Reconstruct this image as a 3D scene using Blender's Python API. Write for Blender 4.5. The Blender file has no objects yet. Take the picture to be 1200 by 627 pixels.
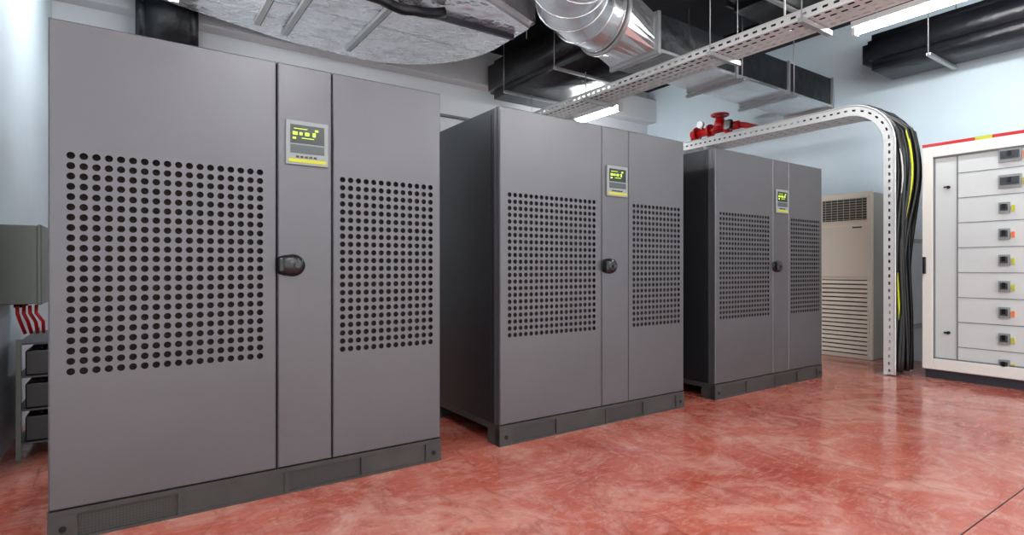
import bpy, math, random
from mathutils import Vector, Matrix
random.seed(4)
S = bpy.context.scene
CAMZ = 1.04

# ------------------------------------------------------------------ materials
def new_mat(name):
    m = bpy.data.materials.new(name); m.use_nodes = True
    nt = m.node_tree; b = nt.nodes['Principled BSDF']
    return m, nt, b
def lin(r, g, b):
    f = lambda c: ((c/255+0.055)/1.055)**2.4 if c/255 > 0.04045 else c/255/12.92
    return (f(r), f(g), f(b), 1)
def mat(name, rgb, rough=0.5, metal=0.0, var=0.0, vscale=3.0, bump=0.0, bscale=40, emit=0, stretch=(1,1,1), bdist=.02, bdet=4):
    m, nt, b = new_mat(name)
    c = lin(*rgb)
    b.inputs['Base Color'].default_value = c
    b.inputs['Roughness'].default_value = rough
    b.inputs['Metallic'].default_value = metal
    tc = nt.nodes.new('ShaderNodeTexCoord')
    mp = nt.nodes.new('ShaderNodeMapping'); mp.inputs['Scale'].default_value = stretch
    nt.links.new(tc.outputs['Object'], mp.inputs['Vector'])
    if var:
        n = nt.nodes.new('ShaderNodeTexNoise'); n.inputs['Scale'].default_value = vscale; n.inputs['Detail'].default_value = 6
        nt.links.new(mp.outputs[0], n.inputs['Vector'])
        r = nt.nodes.new('ShaderNodeValToRGB')
        r.color_ramp.elements[0].position = .3; r.color_ramp.elements[1].position = .7
        r.color_ramp.elements[0].color = tuple(max(0, x*(1-var)) for x in c[:3])+(1,)
        r.color_ramp.elements[1].color = tuple(min(1, x*(1+var)) for x in c[:3])+(1,)
        nt.links.new(n.outputs['Fac'], r.inputs[0]); nt.links.new(r.outputs[0], b.inputs['Base Color'])
    if bump:
        n2 = nt.nodes.new('ShaderNodeTexNoise'); n2.inputs['Scale'].default_value = bscale; n2.inputs['Detail'].default_value = bdet
        nt.links.new(mp.outputs[0], n2.inputs['Vector'])
        bp = nt.nodes.new('ShaderNodeBump'); bp.inputs['Strength'].default_value = bump; bp.inputs['Distance'].default_value = bdist
        nt.links.new(n2.outputs['Fac'], bp.inputs['Height']); nt.links.new(bp.outputs[0], b.inputs['Normal'])
    if emit:
        b.inputs['Emission Color'].default_value = c; b.inputs['Emission Strength'].default_value = emit
    return m

M = {}
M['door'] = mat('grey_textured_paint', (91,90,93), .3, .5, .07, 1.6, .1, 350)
M['side'] = mat('charcoal_paint_shaded', (34,35,38), .34, .2, .08, 2, .1, 300)  # charcoal side panels, with their shade also put into the colour
M['roof_bounce'] = mat('cabinet_roof_bounce', (150,152,154), .5, .1)  # pale tone added to bounce light up onto the foil duct
M['inner'] = mat('inner_filter', (40,33,29), .9, 0, .6, 60)
M['black'] = mat('black_plastic', (12,12,14), .25)
M['gap'] = mat('gap_dark', (8,8,8), .9)
M['plinth'] = mat('plinth_steel', (58,57,56), .5, .2, .2, 9)
M['bezel'] = mat('bezel_grey', (132,137,136), .4)
M['lcd'] = mat('lcd_dark', (20,26,20), .25)
M['lcd2'] = mat('lcd_grey', (60,70,70), .3)
M['green'] = mat('led_green', (190,240,40), .4, emit=1.2)
M['yellow'] = mat('label_yellow', (180,180,26), .5)
M['bluewall'] = mat('blue_wall_paint', (202,217,225), .6, 0, .05, 1.2, .05, 60)
M['greywall'] = mat('grey_wall_paint', (204,207,210), .7, 0, .06, 1.0, .05, 60)
M['white'] = mat('white_paint', (232,232,230), .4)
M['ceil'] = mat('ceiling_white', (212,214,216), .8)
M['ceildark'] = mat('ceiling_dark', (22,26,34), .8, 0, .3, 2)
M['foil'] = mat('foil', (240,243,247), .2, .7, .03, 2.2, .8, 1.8, bdist=.16, bdet=4)
M['tape'] = mat('foil_tape', (206,212,216), .35, .6)
M['galv'] = mat('galvanised', (228,231,234), .2, .85, .12, 6, .15, 6, stretch=(1,1,3))
M['steel'] = mat('steel_strut', (170,172,172), .35, .6)
M['tray'] = mat('tray_galvanised', (216,217,215), .45, .3, .06, 6)
M['ins'] = mat('black_insulation', (19,21,26), .4, 0, .3, 6, .8, 7)
M['cable'] = mat('cable_black', (11,12,14), .4)
M['cyel'] = mat('cable_yellow', (196,204,16), .5)
M['cgrn'] = mat('cable_green', (50,140,60), .5)
M['cwht'] = mat('cable_white', (205,205,200), .5)
M['red'] = mat('red_paint', (180,18,18), .3)
M['ac'] = mat('ac_cream', (224,215,198), .45)
M['acd'] = mat('ac_side', (160,158,150), .5)
M['acslot'] = mat('ac_slot', (58,52,45), .7)
M['boxgrey'] = mat('junction_box', (112,120,113), .45)
M['rack'] = mat('rack_steel', (70,73,74), .5)
M['tube'] = mat('tube_glow', (250,253,255), .5, emit=90)
M['panelw'] = mat('switchboard_white', (222,219,212), .35)
M['paneli'] = mat('switchboard_inner', (198,202,201), .3)
M['line'] = mat('panel_line', (112,114,114), .6)
M['brk'] = mat('breaker_grey', (44,47,54), .4)
M['orange'] = mat('breaker_mark', (226,110,40), .5)
M['batt'] = mat('battery_black', (7,7,8), .4)

def perf_mat():
    m, nt, b = new_mat('plinth_perforated')
    tc = nt.nodes.new('ShaderNodeTexCoord'); v = nt.nodes.new('ShaderNodeTexVoronoi')
    v.inputs['Scale'].default_value = 90; v.inputs['Randomness'].default_value = 0
    nt.links.new(tc.outputs['Object'], v.inputs['Vector'])
    r = nt.nodes.new('ShaderNodeValToRGB'); r.color_ramp.interpolation = 'CONSTANT'
    r.color_ramp.elements[0].color = lin(34,33,32); r.color_ramp.elements[1].color = lin(50,49,47); r.color_ramp.elements[1].position = .4
    nt.links.new(v.outputs['Distance'], r.inputs[0]); nt.links.new(r.outputs[0], b.inputs['Base Color'])
    b.inputs['Roughness'].default_value = .6
    return m
M['perf'] = perf_mat()

def floor_mat():
    m, nt, b = new_mat('red_worn_floor')
    L = nt.links.new
    tc = nt.nodes.new('ShaderNodeTexCoord')
    def noise(scale, det, dist, rough=.6, st=(1,1,1), rot=0):
        mp = nt.nodes.new('ShaderNodeMapping'); mp.inputs['Scale'].default_value = st; mp.inputs['Rotation'].default_value = (0,0,rot)
        L(tc.outputs['Object'], mp.inputs[0])
        n = nt.nodes.new('ShaderNodeTexNoise'); n.inputs['Scale'].default_value = scale; n.inputs['Detail'].default_value = det
        n.inputs['Distortion'].default_value = dist; n.inputs['Roughness'].default_value = rough
        L(mp.outputs[0], n.inputs['Vector']); return n
    def ramp(src, p0, c0, p1, c1):
        r = nt.nodes.new('ShaderNodeValToRGB'); e = r.color_ramp.elements
        e[0].position = p0; e[1].position = p1; e[0].color = c0; e[1].color = c1
        L(src, r.inputs[0]); return r
    def mix(f, a, c):
        x = nt.nodes.new('ShaderNodeMix'); x.data_type = 'RGBA'
        L(f, x.inputs[0]); L(a, x.inputs[6]); L(c, x.inputs[7]); return x.outputs[2]
    K=(0,0,0,1)
    base = ramp(noise(1.1, 8, .6).outputs['Fac'], .35, lin(162,68,52), .68, lin(188,102,84)).outputs[0]
    pale = nt.nodes.new('ShaderNodeRGB'); pale.outputs[0].default_value = lin(208,164,148)
    dark = nt.nodes.new('ShaderNodeRGB'); dark.outputs[0].default_value = lin(132,50,38)
    s1 = ramp(noise(1.5, 11, 1.8, .72).outputs['Fac'], .46, K, .72, (.75,.75,.75,1)).outputs[0]
    c = mix(s1, base, pale.outputs[0])
    s2 = ramp(noise(5.5, 12, 2.4, .8, (1,2.2,1), .6).outputs['Fac'], .5, K, .7, (.65,.65,.65,1)).outputs[0]
    c = mix(s2, c, pale.outputs[0])
    s3 = ramp(noise(3.0, 12, 1.8, .8, (2,1,1), 1.1).outputs['Fac'], .5, K, .68, (.8,.8,.8,1)).outputs[0]
    c = mix(s3, c, dark.outputs[0])
    L(c, b.inputs['Base Color'])
    rr = ramp(noise(2.5, 8, 1).outputs['Fac'], .3, (.07,)*3+(1,), .7, (.23,)*3+(1,))
    L(rr.outputs[0], b.inputs['Roughness'])
    b.inputs['Specular IOR Level'].default_value = 1.0
    bp = nt.nodes.new('ShaderNodeBump'); bp.inputs['Strength'].default_value = .06
    L(noise(8, 6, .5).outputs['Fac'], bp.inputs['Height']); L(bp.outputs[0], b.inputs['Normal'])
    return m
M['floor'] = floor_mat()

# ------------------------------------------------------------------ builder
import bmesh
class B:
    def __init__(s): s.v=[]; s.f=[]; s.m=[]; s.sm=[]; s.mats=[]
    def mi(s, k):
        if k not in s.mats: s.mats.append(k)
        return s.mats.index(k)
    def face(s, pts, k, smooth=False):
        i=len(s.v); s.v += [Vector(p) for p in pts]; s.f.append(list(range(i,i+len(pts)))); s.m.append(s.mi(k)); s.sm.append(smooth)
    def box(s, x0,x1,y0,y1,z0,z1,k, c=0.0):
        if x0>x1: x0,x1=x1,x0
        if y0>y1: y0,y1=y1,y0
        if z0>z1: z0,z1=z1,z0
        if c<=0:
            P=[(x,y,z) for x in(x0,x1) for y in(y0,y1) for z in(z0,z1)]
            i=len(s.v); s.v+=[Vector(p) for p in P]
            for q in [(0,1,3,2),(4,6,7,5),(0,4,5,1),(2,3,7,6),(0,2,6,4),(1,5,7,3)]:
                s.f.append([i+j for j in q]); s.m.append(s.mi(k)); s.sm.append(False)
            return
        bm=bmesh.new(); bmesh.ops.create_cube(bm,size=1)
        for v in bm.verts: v.co=Vector(((x0+x1)/2+v.co.x*(x1-x0),(y0+y1)/2+v.co.y*(y1-y0),(z0+z1)/2+v.co.z*(z1-z0)))
        bmesh.ops.bevel(bm,geom=list(bm.edges),offset=c,segments=2,affect='EDGES',profile=.5)
        s.addbm(bm,k); bm.free()
    def addbm(s,bm,k,smooth=False):
        i=len(s.v); bm.verts.index_update()
        s.v+=[v.co.copy() for v in bm.verts]
        for f in bm.faces:
            s.f.append([i+v.index for v in f.verts]); s.m.append(s.mi(k)); s.sm.append(smooth)
    def rings(s, rs, k, smooth=True):
        st=[]; n=len(rs[0])
        for r in rs: st.append(len(s.v)); s.v+=[Vector(p) for p in r]
        for a,c in zip(st,st[1:]):
            for j in range(n):
                j2=(j+1)%n; s.f.append([a+j,a+j2,c+j2,c+j]); s.m.append(s.mi(k)); s.sm.append(smooth)
    def tube(s, pts, r, k, seg=10, cap=True):
        pts=[Vector(p) for p in pts]; n=len(pts); rings=[]
        T=[(pts[min(i+1,n-1)]-pts[max(i-1,0)]).normalized() for i in range(n)]
        a=Vector((0,0,1)) if abs(T[0].z)<.9 else Vector((1,0,0))
        N=(a-T[0]*a.dot(T[0])).normalized()
        for i in range(n):
            N=(N-T[i]*N.dot(T[i])).normalized(); Bn=T[i].cross(N)
            rr = r[i] if isinstance(r,(list,tuple)) else r
            st=len(s.v)
            for j in range(seg):
                t=2*math.pi*j/seg; s.v.append(pts[i]+(N*math.cos(t)+Bn*math.sin(t))*rr)
            rings.append(st)
        for i in range(n-1):
            for j in range(seg):
                a_,b_=rings[i],rings[i+1]; j2=(j+1)%seg
                s.f.append([a_+j,a_+j2,b_+j2,b_+j]); s.m.append(s.mi(k)); s.sm.append(True)
        if cap:
            s.f.append([rings[0]+j for j in range(seg)][::-1]); s.m.append(s.mi(k)); s.sm.append(False)
            s.f.append([rings[-1]+j for j in range(seg)]); s.m.append(s.mi(k)); s.sm.append(False)
    def strip(s, fn, ulen, vlen, cu, hu, hv, k, rows=1):
        n=max(1,round(ulen/cu)); cu=ulen/n; cv=vlen/rows
        for i in range(n):
            for r in range(rows):
                u0,u1=i*cu,(i+1)*cu; v0,v1=r*cv,(r+1)*cv
                uc,vc=(u0+u1)/2,(v0+v1)/2
                o=[(u0,v0),(u1,v0),(u1,v1),(u0,v1)]
                q=[(uc-hu/2,vc-hv/2),(uc+hu/2,vc-hv/2),(uc+hu/2,vc+hv/2),(uc-hu/2,vc+hv/2)]
                for a in range(4):
                    c=(a+1)%4
                    s.face([fn(*o[a]),fn(*o[c]),fn(*q[c]),fn(*q[a])],k)
    def mesh(s,name):
        me=bpy.data.meshes.new(name); me.from_pydata([tuple(v) for v in s.v],[],s.f)
        for k in s.mats: me.materials.append(M[k])
        me.polygons.foreach_set('material_index',s.m); me.polygons.foreach_set('use_smooth',s.sm)
        me.update(); return me
    def obj(s,name,loc=(0,0,0)):
        me=s.mesh(name)
        if any(loc): me.transform(Matrix.Translation(-Vector(loc)))
        o=bpy.data.objects.new(name,me); S.collection.objects.link(o); o.location=loc
        return o

# ------------------------------------------------------------------ room
XL,XR,YF,YB,ZC=-2.6,7.25,-2.2,6.5,4.0
b=B(); b.box(XL-.1,XR+.1,YF,YB+.1,-.1,0,'floor'); b.obj('floor')
b=B(); b.box(XR,XR+.1,YF,YB+.1,0,ZC,'bluewall'); b.obj('wall_right')
b=B(); b.box(XL-.1,XR,YB,YB+.1,0,ZC,'greywall'); b.obj('wall_back')
b=B(); b.box(XL-.1,XL,YF,YB,0,ZC,'bluewall'); b.obj('wall_left')
b=B(); b.box(XL,-.57,3.5,YB,0,ZC,'bluewall'); b.obj('wall_column')
b=B(); b.box(XL-.1,3.6,YF,YB+.1,ZC,ZC+.1,'ceil'); b.box(3.6,XR+.1,YF,YB+.1,ZC,ZC+.1,'ceildark'); b.obj('ceiling')
b=B(); b.box(-.57,XR,YB-.2,YB,3.45,3.82,'ceil',.01); b.box(-.57,XR,YB-.05,YB,3.0,3.03,'line'); b.obj('trim_1')
b=B(); b.box(XL,XR,.798,.802,0,.0012,'gap'); b.obj('trim_2')

# ------------------------------------------------------------------ UPS cabinets
W1,W2,W3=.808,.25,.572; WT=W1+W2+W3+.01; ZB,ZT=.12,1.977
P=.0392; RH=.0134
def door(x0,x1,holes=None):
    b=B(); c=.005; t=.03; g=.003
    x0+=g; x1-=g; z0,z1=ZB+.004,ZT
    X0,X1,Z0,Z1=x0+c,x1-c,z0+c,z1-c
    I=[(X0,0,Z0),(X1,0,Z0),(X1,0,Z1),(X0,0,Z1)]; O=[(x0,c,z0),(x1,c,z0),(x1,c,z1),(x0,c,z1)]; K=[(x0,t,z0),(x1,t,z0),(x1,t,z1),(x0,t,z1)]
    for a in range(4):
        d=(a+1)%4
        b.face([I[a],O[a],O[d],I[d]],'door'); b.face([O[a],K[a],K[d],O[d]],'door')
    if not holes:
        b.face(I,'door'); return b
    nx,nz,cx,cz=holes
    hx0,hx1=cx-nx*P/2,cx+nx*P/2; hz0,hz1=cz-nz*P/2,cz+nz*P/2
    q=lambda a,c2,d,e: b.face([(a,0,d),(c2,0,d),(c2,0,e),(a,0,e)],'door')
    q(X0,X1,Z0,hz0); q(X0,X1,hz1,Z1); q(X0,hx0,hz0,hz1); q(hx1,X1,hz0,hz1)
    N=16; kd=b.mi('door'); kg=b.mi('gap')
    for i in range(nx):
        for j in range(nz):
            ux,uz=hx0+(i+.5)*P,hz0+(j+.5)*P; st=len(b.v)
            for a in range(N):
                t_=2*math.pi*a/N; ca,sa=math.cos(t_),math.sin(t_); mx=max(abs(ca),abs(sa))
                b.v.append(Vector((ux+ca/mx*P/2,0,uz+sa/mx*P/2)))
                b.v.append(Vector((ux+ca*RH,0,uz+sa*RH))); b.v.append(Vector((ux+ca*RH,.004,uz+sa*RH)))
            for a in range(N):
                o=st+a*3; n=st+((a+1)%N)*3
                b.f.append([o,n,n+1,o+1]); b.m.append(kd); b.sm.append(False)
                b.f.append([o+1,n+1,n+2,o+2]); b.m.append(kg); b.sm.append(False)
    return b
zc=CAMZ+.015
xa,xb=W1,W1+W2
meshes={}
meshes['door_left']=door(0,xa,(18,22,.05+18*P/2,zc)).mesh('door_left')
meshes['door_center']=door(xa,xb).mesh('door_center')
meshes['door_right']=door(xb,WT,(13,22,xb+.03+13*P/2,zc)).mesh('door_right')
b=B(); D=.87
b.box(.004,WT-.004,.032,.06,ZB+.01,ZT-.01,'inner')
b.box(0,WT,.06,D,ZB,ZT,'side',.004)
b.box(.01,WT-.01,.07,D-.01,ZT-.001,ZT+.001,'roof_bounce')  # unseen bounce sheet added on the cabinet top
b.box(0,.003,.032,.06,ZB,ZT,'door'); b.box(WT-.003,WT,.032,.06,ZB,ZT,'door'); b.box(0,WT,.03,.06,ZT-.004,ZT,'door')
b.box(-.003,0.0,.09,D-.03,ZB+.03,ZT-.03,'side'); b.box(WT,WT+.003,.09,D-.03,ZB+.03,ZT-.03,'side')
meshes['body']=b.mesh('body')
b=B()
b.box(0,WT,.0,.03,.1,ZB,'plinth'); b.box(0,WT,.0,.03,0,.012,'plinth'); b.box(.0,WT,.008,.04,.012,.1,'perf')
for x in (0,.42,.84,1.2,WT-.09): b.box(x,x+(.09 if x in(0,WT-.09) else .02),-.002,.05,0,.1,'plinth')
b.box(.44,.84,.003,.03,.012,.1,'plinth'); b.box(1.22,WT-.09,.006,.03,.012,.1,'plinth')
for x in (0,WT-.03):
    b.box(x,x+.03,.03,D,.085,ZB,'plinth')
    for y in (.03,D-.1): b.box(x,x+.03,y,y+.1,0,.085,'plinth')
b.box(.03,WT-.03,D-.03,D,0,ZB,'plinth'); b.box(.05,WT-.05,.06,D-.05,.09,ZB-.002,'gap')
for x in (.045,WT-.045): b.tube([(x,-.006,.05),(x,.0,.05)],.012,'gap',10)
meshes['plinth']=b.mesh('plinth')
b=B(); dx0=xa+.035; dx1=xb-.022; dz0,dz1=CAMZ+.475,CAMZ+.68
b.box(dx0,dx1,-.012,.0,dz0,dz1,'bezel',.004)
b.box(dx0+.02,dx1-.02,-.0145,-.011,dz1-.105,dz1-.02,'lcd')
b.box(dx0+.02,dx1-.02,-.0145,-.011,dz1-.15,dz1-.112,'lcd2')
b.box(dx0+.012,dx1-.012,-.0145,-.011,dz0+.012,dz0+.028,'yellow')
lz=dz1-.06
for (ux,w,h,z) in [(.03,.02,.014,0),(.06,.012,.012,0),(.085,.018,.014,0),(.12,.012,.018,0),(.035,.06,.002,.022),(.07,.055,.002,-.02),(.13,.014,.008,.02),(.03,.014,.008,-.022)]:
    b.box(dx0+ux,dx0+ux+w,-.0158,-.014,lz+z-h/2,lz+z+h/2,'green')
for i in range(5): b.box(dx0+.045+i*.02,dx0+.057+i*.02,-.0158,-.011,dz0+.034,dz0+.042,'black')
meshes['display']=b.mesh('display')
bm=bmesh.new(); prof=[]
for i in range(21):
    t=math.pi*i/20-math.pi/2; prof.append((.066+math.cos(t)*.058,math.sin(t)*.052))
prof+= [(.03,.047),(.006,.04),(.0,.03),(.0,-.03),(.006,-.04),(.03,-.047)]
r0=[bm.verts.new((xa+p[0],0,CAMZ+.01+p[1])) for p in prof]
r1=[bm.verts.new((xa+.055+(p[0]-.055)*.92,-.022,CAMZ+.01+p[1]*.9)) for p in prof]
r2=[bm.verts.new((xa+.055+(p[0]-.055)*.6,-.034,CAMZ+.01+p[1]*.55)) for p in prof]
n=len(prof)
for A,C in((r0,r1),(r1,r2)):
    for i in range(n): bm.faces.new([A[i],A[(i+1)%n],C[(i+1)%n],C[i]])
bm.faces.new(r2)
b=B(); b.addbm(bm,'black',True); bm.free()
b.tube([(xa+.08,-.03,CAMZ+.01),(xa+.08,-.042,CAMZ+.01)],.012,'brk',16)
b.box(xa+.0,xa+.022,-.045,-.01,CAMZ-.02,CAMZ+.045,'black',.006)
meshes['handle']=b.mesh('handle')
for i,x in enumerate((-.251,1.768,3.783)):
    e=bpy.data.objects.new('ups_cabinet',None); S.collection.objects.link(e); e.location=(x,2.7,0)
    for k,me in meshes.items():
        o=bpy.data.objects.new(k,me); S.collection.objects.link(o); o.parent=e

# ------------------------------------------------------------------ switchboard
PX=6.2; PY1=2.16; PY0=.75; PH=2.2
b=B()
b.box(PX+.04,PX+.62,PY0,PY1,.08,PH,'panelw',.006); b.box(PX+.05,PX+.6,PY0+.01,PY1-.01,0,.08,'brk')
b.box(PX,PX+.04,PY1-.085,PY1,.09,PH-.03,'panelw',.005); b.box(PX,PX+.04,PY0,PY0+.085,.09,PH-.03,'panelw',.005)
b.box(PX,PX+.04,PY0+.085,PY1-.085,PH-.13,PH-.03,'panelw',.005); b.box(PX,PX+.04,PY0+.085,PY1-.085,.09,.19,'panelw',.005)
b.box(PX+.032,PX+.045,PY0+.08,PY1-.08,.18,PH-.12,'paneli')
b.box(PX+.006,PX+.05,PY0,PY1,PH-.028,PH+.0,'red')
for yy in (PY1-.4,PY1-.75): b.box(PX+.004,PX+.05,yy-.12,yy,PH-.028,PH+.001,'yellow')
for (y0,y1,z0,z1) in [(PY1-.097,PY1-.085,.19,PH-.13),(PY0+.085,PY0+.097,.19,PH-.13),(PY0+.085,PY1-.085,PH-.142,PH-.13),(PY0+.085,PY1-.085,.19,.202)]:
    b.box(PX+.01,PX+.033,y0,y1,z0,z1,'line')
sy=1.89
b.box(PX+.022,PX+.033,sy,sy+.008,.2,PH-.14,'line')
for i in range(9):
    z=CAMZ+.97-i*.2262
    b.box(PX+.028,PX+.033,PY0+.1,sy,z+.112,z+.118,'line')
    by=1.60
    h=.05 if i>1 else .06
    w=.075 if i>1 else .15
    b.box(PX+.012,PX+.033,by-w,by,z-h,z+h*.9,'bezel'); b.box(PX+.004,PX+.02,by-w+.012,by-.012,z-h*.55,z+h*.55,'brk')
    b.box(PX-.006,PX+.01,by-w/2-.012,by-w/2+.012,z-.012,z+.03,'black')
    b.box(PX+.01,PX+.034,by-w-.03,by-w-.012,z-h*.7,z+h*.3,'yellow' if i%3 else 'orange')
    b.box(PX+.02,PX+.033,1.1,1.2,z-h,z+h,'brk')
for z in (CAMZ+.74,CAMZ-.6): b.tube([(PX+.01,1.96,z),(PX+.033,1.96,z)],.014,'black',12); b.box(PX,PX+.02,1.95,1.99,z-.008,z+.008,'black')
b.box(PX-.03,PX,PY1-.035,PY1-.012,CAMZ-.06,CAMZ+.1,'black',.005)
b.obj('electrical_switchboard',(PX+.3,(PY0+PY1)/2,0))

# ------------------------------------------------------------------ AC unit
AX=6.84; AY0,AY1=2.86,3.44; AH=1.9
b=B()
b.box(AX+.03,XR-.02,AY0,AY1,0.0,AH-.01,'acd',.01)
b.box(AX,AX+.05,AY0,AY1,.0,AH,'ac',.012)
b.box(AX-.012,AX+.01,AY0+.03,AY1-.03,AH-.34,AH-.05,'ac',.004)
b.box(AX-.014,AX-.011,AY0+.05,AY1-.05,AH-.32,AH-.07,'acslot')
for i in range(9):
    z=AH-.31+i*.029; b.box(AX-.024,AX-.013,AY0+.05,AY1-.05,z,z+.007,'acd')
for i in range(7):
    y=AY0+.09+i*.067; b.box(AX-.02,AX-.013,y,y+.005,AH-.32,AH-.07,'acd')
b.box(AX-.01,AX+.01,AY0+.03,AY1-.03,.93,AH-.38,'ac',.006)
b.box(AX-.004,AX+.001,AY0+.035,AY1-.035,.05,.9,'acslot')
for i in range(17):
    z=.06+i*.0494
    y0,y1=AY0+.04,AY1-.04
    b.face([(AX-.004,y0,z+.038),(AX-.004,y1,z+.038),(AX-.022,y1,z+.006),(AX-.022,y0,z+.006)],'ac')
    b.face([(AX-.022,y0,z+.006),(AX-.022,y1,z+.006),(AX-.004,y1,z),(AX-.004,y0,z)],'ac')
b.box(AX-.022,AX,AY0+.02,AY0+.04,.05,.9,'ac'); b.box(AX-.022,AX,AY1-.04,AY1-.02,.05,.9,'ac')
b.box(AX-.013,AX-.009,AY0+.1,AY0+.2,AH-.41,AH-.395,'brk')
b.obj('floor_standing_air_conditioner',((AX+XR)/2,(AY0+AY1)/2,0))

# ------------------------------------------------------------------ cable trays
def tray_path(u, rad, H, Y0, Yv):
    L1=Y0-(Yv+rad); La=math.pi/2*rad
    if u<=L1: return Vector((0,Y0-u,H)), Vector((0,0,1))
    if u<=L1+La:
        t=(u-L1)/rad
        return Vector((0,Yv+rad-math.sin(t)*rad, H-rad+math.cos(t)*rad)), Vector((0,-math.sin(t),math.cos(t)))
    return Vector((0,Yv,H-rad-(u-L1-La))), Vector((0,-1,0))
H0=CAMZ+1.54; RAD=.34; Y0=6.45; YV=2.42
UL=(Y0-YV-RAD)+math.pi/2*RAD+(H0-RAD)-.012
b=B(); TX0,TX1=6.03,6.38; RW=.1
def mk(x):
    def fn(u,v):
        p,n=tray_path(u,RAD,H0,Y0,YV); q=p+n*v; return (x,q.y,q.z)
    return fn
for x in (TX0,TX1,TX0+.004,TX1-.004): b.strip(mk(x),UL,RW,.07,.03,.018,'tray')
def fb(u,v):
    p,n=tray_path(u,RAD,H0,Y0,YV); return (TX0+v,p.y,p.z)
b.strip(fb,UL,TX1-TX0,.12,.035,.014,'tray',rows=4)
for x in (TX0,TX1):
    pts=[]
    for i in range(90):
        p,n=tray_path(UL*i/89,RAD,H0,Y0,YV); q=p+n*RW; pts.append((x,q.y,q.z))
    b.tube(pts,.008,'tray',6)
for z in (2.0,1.3,.4): b.box(TX1-.02,XR,YV+.01,YV+.04,z,z+.04,'steel')
b.box(TX0-.02,TX1+.02,YV-.03,YV+.05,0,.012,'steel')
for y in (5.6,4.4):
    b.box(TX0-.05,XR,y,y+.04,H0-.05,H0-.01,'steel')
b.obj('perforated_cable_tray',(6.2,YV,0))

b=B()
for i in range(44):
    x=TX0+.03+random.random()*.3; off=.02+random.random()*.12; bul=.05+random.random()*.09
    k='cable'; r=.011+random.random()*.009
    if i==3: k='cyel'; r=.011; x=TX0+.05; off=.12
    if i==11: k='cyel'; r=.009; x=TX0+.06; off=.07
    if i==7: k='cgrn'; r=.007; off=.09; x=TX0+.05
    if i==15: k='cwht'; r=.007; off=.05; x=TX0+.03
    pts=[]; ph=random.random()*6
    for j in range(60):
        u=UL*.05+ (UL*.95-.03)*j/59
        p,n=tray_path(u,RAD,H0,Y0,YV)
        s_=(UL-u)
        bb=bul*math.exp(-((s_-1.95)/.5)**2)+ .015*math.sin(u*3+ph)
        off2=min(off,.075) if s_>2.4 else off
        q=p+n*max(r+.003,off2+bb*.75)
        pts.append((x+.012*math.sin(u*4+ph),q.y,max(.01,q.z)))
    b.tube(pts,r,k,7)
b.obj('cable_bundle',(6.2,YV-.08,0))

def straight_tray(name,x0,x1,y0,y1,z,hang,h=.07):
    b=B()
    for x in (x0,x1): b.strip(lambda u,v:(x,y0+u,z+v),y1-y0,h,.08,.04,.018,'tray')
    b.strip(lambda u,v:(x0+v,y0+u,z),y1-y0,x1-x0,.08,.045,.026,'tray',rows=4)
    for x in (x0,x1): b.tube([(x,y0,z+h),(x,y1,z+h)],.007,'tray',6); b.tube([(x,y0,z),(x,y1,z)],.007,'tray',6)
    for y,top in hang:
        b.box(x0-.06,x1+.06,y,y+.04,z-.045,z-.008,'steel')
        for x in (x0-.04,x1+.04): b.tube([(x,y+.02,z-.045),(x,y+.02,top)],.005,'steel',6)
    for i in range(4):
        xx=x0+.04+i*.035
        b.tube([(xx+.01*math.sin(j+i),y0+(y1-y0)*j/30,z+.018) for j in range(31)],.01,'cable',6)
    return b.obj(name,((x0+x1)/2,y0,z))
TZ=CAMZ+1.88
straight_tray('perforated_cable_tray',4.2,4.52,-1.0,6.25,TZ,[(-.4,ZC),(.9,ZC),(2.2,ZC),(3.0,ZC),(4.6,3.2),(5.6,3.2)])

# ------------------------------------------------------------------ ducts
outl=[(-.55,5.55),(.45,5.9),(1.35,6.15)]
cx,cy,R=2.1,5.0,1.2
for i in range(0,25):
    t=math.pi/2*(1-i/24)+.05*(1-i/24); outl.append((cx+math.cos(t)*R,cy+math.sin(t)*R))
outl+=[(3.3,4.4),(2.42,4.05),(2.38,2.2),(-.55,2.2)]
FZ=CAMZ+2.35
b=B()
bm=bmesh.new()
vs=[bm.verts.new((p[0],p[1],FZ)) for p in outl]; bm.faces.new(vs)
ext=bmesh.ops.extrude_face_region(bm,geom=list(bm.faces))
bmesh.ops.translate(bm,verts=[v for v in ext['geom'] if isinstance(v,bmesh.types.BMVert)],vec=(0,0,.36))
bmesh.ops.recalc_face_normals(bm,faces=bm.faces)
bmesh.ops.bevel(bm,geom=[e for e in bm.edges if all(abs(v.co.z-FZ)<1e-4 for v in e.verts)],offset=.05,segments=3,affect='EDGES')
b.addbm(bm,'foil'); bm.free()
b.box(-.5,3.2,5.2,5.23,FZ-.002,FZ+.01,'tape'); b.box(-.5,2.3,3.8,3.83,FZ-.002,FZ+.01,'tape')
b.box(.2,.23,2.3,5.7,FZ-.002,FZ+.01,'tape')
for x,y0,y1 in ((.98,4.6,5.75),(1.25,4.5,5.85),(1.9,4.6,5.9)):
    b.box(x,x+.05,y0,y1,FZ-.045,FZ-.004,'steel'); b.box(x+.05,x+.058,y0,y1,FZ-.045,FZ-.004,'black')
b.box(1.6,3.2,4.62,4.66,FZ-.05,FZ-.004,'brk')
b.tube([(1.55+.1*i,4.5+.02*math.sin(i*2.1),FZ-.05-.07*math.sin(i*math.pi/8)) for i in range(9)],.045,'ins',12)
for x,y in ((.1,5.83),(3.34,4.6)): b.tube([(x,y,FZ-.02),(x,y,ZC)],.006,'steel',6)
b.obj('foil_insulated_duct',(1.4,4,FZ))

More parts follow.
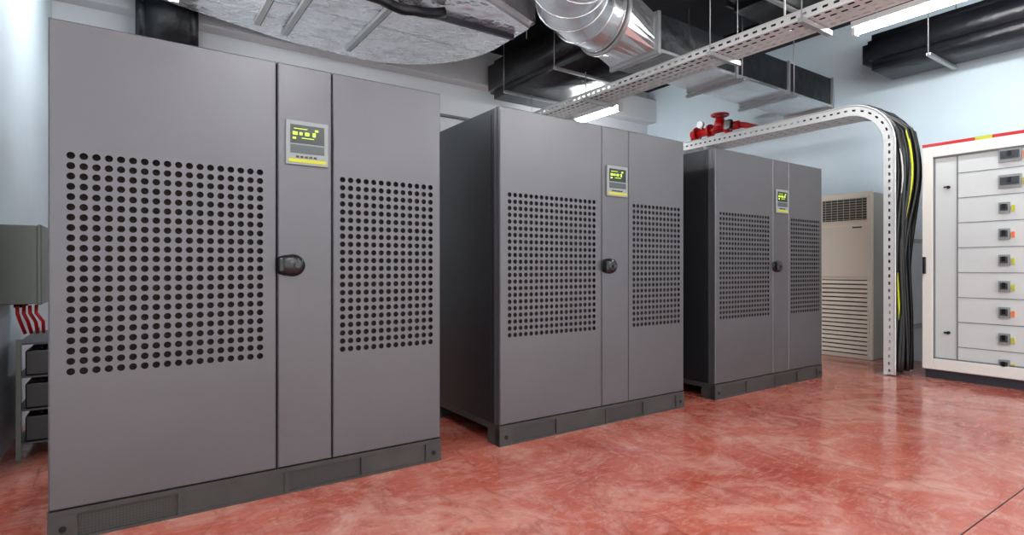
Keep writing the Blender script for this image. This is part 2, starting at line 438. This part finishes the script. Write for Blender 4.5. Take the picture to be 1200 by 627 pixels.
EZ0,EZ1=CAMZ+2.0,CAMZ+2.33
ecx,ecy,RC,RR=3.58,2.95,.82,.32
ezc=EZ0+RR; NSEG=32
b=B()
def cring(cxx,cyy,dx,dy,r):
    return [(cxx+dx*math.cos(2*math.pi*j/NSEG)*r, cyy+dy*math.cos(2*math.pi*j/NSEG)*r, ezc+math.sin(2*math.pi*j/NSEG)*r) for j in range(NSEG)]
b.rings([cring(ecx-RC,-1.5,-1,0,RR),cring(ecx-RC,ecy,-1,0,RR)],'galv')
NG=5
for g in range(NG):
    t0=math.pi-math.pi/2*g/NG; t1=math.pi-math.pi/2*(g+1)/NG
    A=cring(ecx+math.cos(t0)*RC,ecy+math.sin(t0)*RC,math.cos(t0),math.sin(t0),RR)
    C=cring(ecx+math.cos(t1)*RC,ecy+math.sin(t1)*RC,math.cos(t1),math.sin(t1),RR)
    b.rings([A,C],'galv')
    b.tube(C+[C[0],C[1]],.006,'galv',6,False)
yc=ecy+RC
sq=[]
for j in range(NSEG):
    t=2*math.pi*j/NSEG; c_,s_=math.cos(t),math.sin(t); m_=max(abs(c_),abs(s_))
    sq.append((c_/m_*.285, s_/m_*.165))
zmid=(EZ0+EZ1)/2
b.rings([cring(ecx,yc,0,1,RR),[(ecx+.06,yc+math.cos(2*math.pi*j/NSEG)*RR,ezc+math.sin(2*math.pi*j/NSEG)*RR) for j in range(NSEG)],[(ecx+.42,yc+sq[j][0],zmid+sq[j][1]) for j in range(NSEG)]],'galv',False)
fl=[(ecx+.03,yc+math.cos(2*math.pi*j/NSEG)*(RR+.02),ezc+math.sin(2*math.pi*j/NSEG)*(RR+.02)) for j in range(NSEG+2)]
b.tube(fl,.02,'steel',6,False)
x=ecx+.42; y0,y1=yc-.285,yc+.285
b.box(x,XR-.01,y0,y1,EZ0,EZ1,'galv')
b.box(x+.03,XR-.012,y0-.006,y0,EZ0+.03,EZ1+.02,'ins')  # dark sheet: the duct side's dark reflection put into the colour
for xx in (x,5.2,6.2,7.2):
    for (a0,a1,c0,c1) in ((y0-.03,y1+.03,EZ0-.03,EZ0),(y0-.03,y1+.03,EZ1,EZ1+.03),(y0-.03,y0,EZ0,EZ1),(y1,y1+.03,EZ0,EZ1)):
        b.box(xx,xx+.035,a0,a1,c0,c1,'steel')
    if 4.6<xx<7:
        for yy in (y0-.05,y1+.05): b.tube([(xx+.07,yy,EZ0-.05),(xx+.07,yy,ZC)],.006,'steel',6)
        b.box(xx+.05,xx+.09,y0-.08,y1+.08,EZ0-.06,EZ0-.03,'steel')
b.obj('galvanised_air_duct',(ecx,ecy,EZ0))

def insul(name,x0,x1,y0,y1,z0,z1):
    bm=bmesh.new(); bmesh.ops.create_cube(bm,size=1)
    for v in bm.verts: v.co=Vector(((x0+x1)/2+v.co.x*(x1-x0),(y0+y1)/2+v.co.y*(y1-y0),(z0+z1)/2+v.co.z*(z1-z0)))
    bmesh.ops.bevel(bm,geom=list(bm.edges),offset=min(.09,(z1-z0)*.4,(y1-y0)*.3),segments=4,affect='EDGES')
    b=B(); b.addbm(bm,'ins',True); bm.free()
    n=max(2,int((y1-y0)/.9))
    for i in range(n if y1-y0>.6 else 0):
        y=y0+(y1-y0)*(i+.5)/n
        b.box(x0-.01,x1+.01,y,y+.04,z0-.03,z0-.004,'steel')
        for x in(x0-.015,x1+.015): b.tube([(x,y+.02,z0-.03),(x,y+.02,ZC)],.005,'steel',6)
    b.obj(name,((x0+x1)/2,y0,z0))
insul('black_insulated_duct',3.85,4.95,4.25,6.24,CAMZ+2.2,CAMZ+2.7)
insul('black_insulated_duct',6.5,7.2,.2,2.85,CAMZ+2.12,CAMZ+2.5)
insul('black_insulated_duct',4.7,5.45,-.5,3.3,CAMZ+2.45,CAMZ+2.8)
insul('black_insulated_duct',.05,.55,6.0,6.28,2.95,3.95)

# small-bore refrigerant / conduit pipes under the dark ceiling
b=B()
for i,(xx,zz,r) in enumerate(((5.75,3.72,.03),(5.87,3.72,.03),(6.05,3.76,.045))):
    b.tube([(xx,-1.5,zz),(xx,6.45,zz)],r,'ins' if i<2 else 'steel',10)
for y in (.5,2.4,4.6): 
    b.box(5.68,6.14,y,y+.03,3.66,3.685,'steel')
    for xx in (5.69,6.13): b.tube([(xx,y+.015,3.66),(xx,y+.015,ZC)],.005,'steel',6)
b.obj('ceiling_pipes',(5.9,2,3.7))

# ------------------------------------------------------------------ fluorescent lights
def lamp(x,y0,y1,z,top=None):
    b=B()
    b.box(x-.06,x+.06,y0,y1,z+.034,z+.09,'white',.006)
    b.tube([(x,y0+.03,z),(x,y1-.03,z)],.03,'tube',10)
    for y in(y0,y1-.03): b.box(x-.035,x+.035,y,y+.03,z-.035,z+.04,'white')
    for y in(y0+.2,y1-.2): b.tube([(x,y,z+.09),(x,y,top or ZC)],.005,'steel',6)
    b.obj('fluorescent_batten_lamp',(x,(y0+y1)/2,z))
LZ=CAMZ+2.2
lamp(5.6,1.25,2.5,LZ); lamp(5.45,5.35,6.25,LZ-.06)
lamp(.3,4.1,5.3,FZ-.16,FZ)
lamp(3.6,-.4,.9,2.95); lamp(.9,.2,1.5,2.95); lamp(5.6,-1.4,-.2,LZ); lamp(-1.2,.8,2.1,2.95); lamp(1.9,-1.8,-.5,2.95)  # off-frame lamps, added to light the cabinet fronts and foil underside

# ------------------------------------------------------------------ red valve assembly
b=B(); vx=6.75; vz=CAMZ+1.92
b.tube([(vx,4.45,vz),(vx,5.2,vz)],.055,'red',16)
for y in (4.6,4.88,5.1): b.tube([(vx,y,vz),(vx,y+.03,vz)],.095,'red',18)
b.tube([(vx,4.74,vz-.02),(vx,4.74,vz+.16)],[.1,.05],'red',16)
pts=[(vx+.11*math.cos(t*math.pi/8),4.74+.11*math.sin(t*math.pi/8),vz+.19) for t in range(17)]
b.tube(pts,.016,'red',8); b.box(vx-.1,vx+.1,4.732,4.748,vz+.18,vz+.2,'red'); b.box(vx-.008,vx+.008,4.64,4.84,vz+.18,vz+.2,'red')
b.tube([(vx,4.74,vz+.15),(vx,4.74,vz+.22)],.015,'red',8)
b.tube([(vx,5.18,vz),(vx,5.2,vz-.15),(vx+.15,5.22,vz-.22),(XR-.005,5.22,vz-.22)],.03,'red',12)
b.tube([(vx-.06,5.0,vz+.1),(vx-.1,5.0,vz+.1)],.05,'white',16); b.tube([(vx,5.0,vz),(vx-.05,5.0,vz+.1)],.012,'black',8)
b.box(vx-.12,vx-.05,4.5,4.6,vz-.06,vz+.07,'black',.01)
b.tube([(vx,4.46,vz),(vx+.1,4.42,vz),(XR-.005,4.42,vz)],.04,'red',12)
b.obj('red_valve_assembly',(vx,5,vz))

b=B(); b.tube([(4.6,2.6,TZ+.1),(4.6,2.6,TZ+.15)],[.045,.06],'white',16); b.tube([(4.6,2.6,TZ+.15),(4.6,2.6,ZC)],.01,'white',8)
b.obj('smoke_detector',(4.6,2.6,TZ+.1))

# ------------------------------------------------------------------ left: junction box, cables, battery rack
b=B()
b.box(-.57,-.41,3.98,4.36,CAMZ-.2,CAMZ+.23,'boxgrey',.006); b.box(-.412,-.392,3.975,4.365,CAMZ-.205,CAMZ+.235,'boxgrey',.006)
for y in (4.06,4.26): b.tube([(-.5,y,CAMZ-.22),(-.5,y,CAMZ-.2)],.02,'black',10)
b.obj('wall_junction_box',(-.48,4.17,CAMZ))
b=B()
for i in range(4):
    x=-.5+i*.026
    b.tube([(x,4.03+.02*(i%2),CAMZ-.21),(x+.002,4.02,CAMZ-.25),(x+.012+.006*i,4.04,CAMZ-.30),(x+.03,4.06,CAMZ-.365)],.0085,'red',8)
b.obj('red_power_cables',(-.5,4.03,CAMZ-.3))
b=B(); rx0,rx1,ry0,ry1=-.5,-.2,3.98,4.75; rz=.65
for x in (rx0,rx1-.03):
    for y in (ry0,ry1-.03): b.box(x,x+.022,y,y+.024,0,rz,'boxgrey' if x==rx0 and y==ry0 else 'rack')
for z in (.08,.26,.44,.62):
    b.box(rx0,rx1,ry0+.01,ry1-.01,z,z+.01,'brk')
    if z<.6:
        for j in range(5):
            y=ry0+.03+j*.145; b.box(rx0+.035,rx1-.04,y,y+.13,z+.01,z+.145,'batt',.006)
            b.tube([(rx0+.1,y+.06,z+.145),(rx0+.1,y+.06,z+.158)],.01,'cable',8)
b.obj('battery_rack',(-.36,4.3,0))

# ------------------------------------------------------------------ camera + world
cd=bpy.data.cameras.new('camera'); cam=bpy.data.objects.new('camera',cd); S.collection.objects.link(cam)
cam.location=(0,0,CAMZ); cam.rotation_euler=(math.radians(90),0,-math.atan2(.566,.824))
cd.sensor_width=36; cd.lens=36*654/1200; cd.clip_start=.05
S.camera=cam
w=bpy.data.worlds.new('world'); S.world=w; w.use_nodes=True
w.node_tree.nodes['Background'].inputs[0].default_value=(.97,.985,1,1); w.node_tree.nodes['Background'].inputs[1].default_value=2.1
S.view_settings.view_transform='Standard'
S.view_settings.exposure=.12
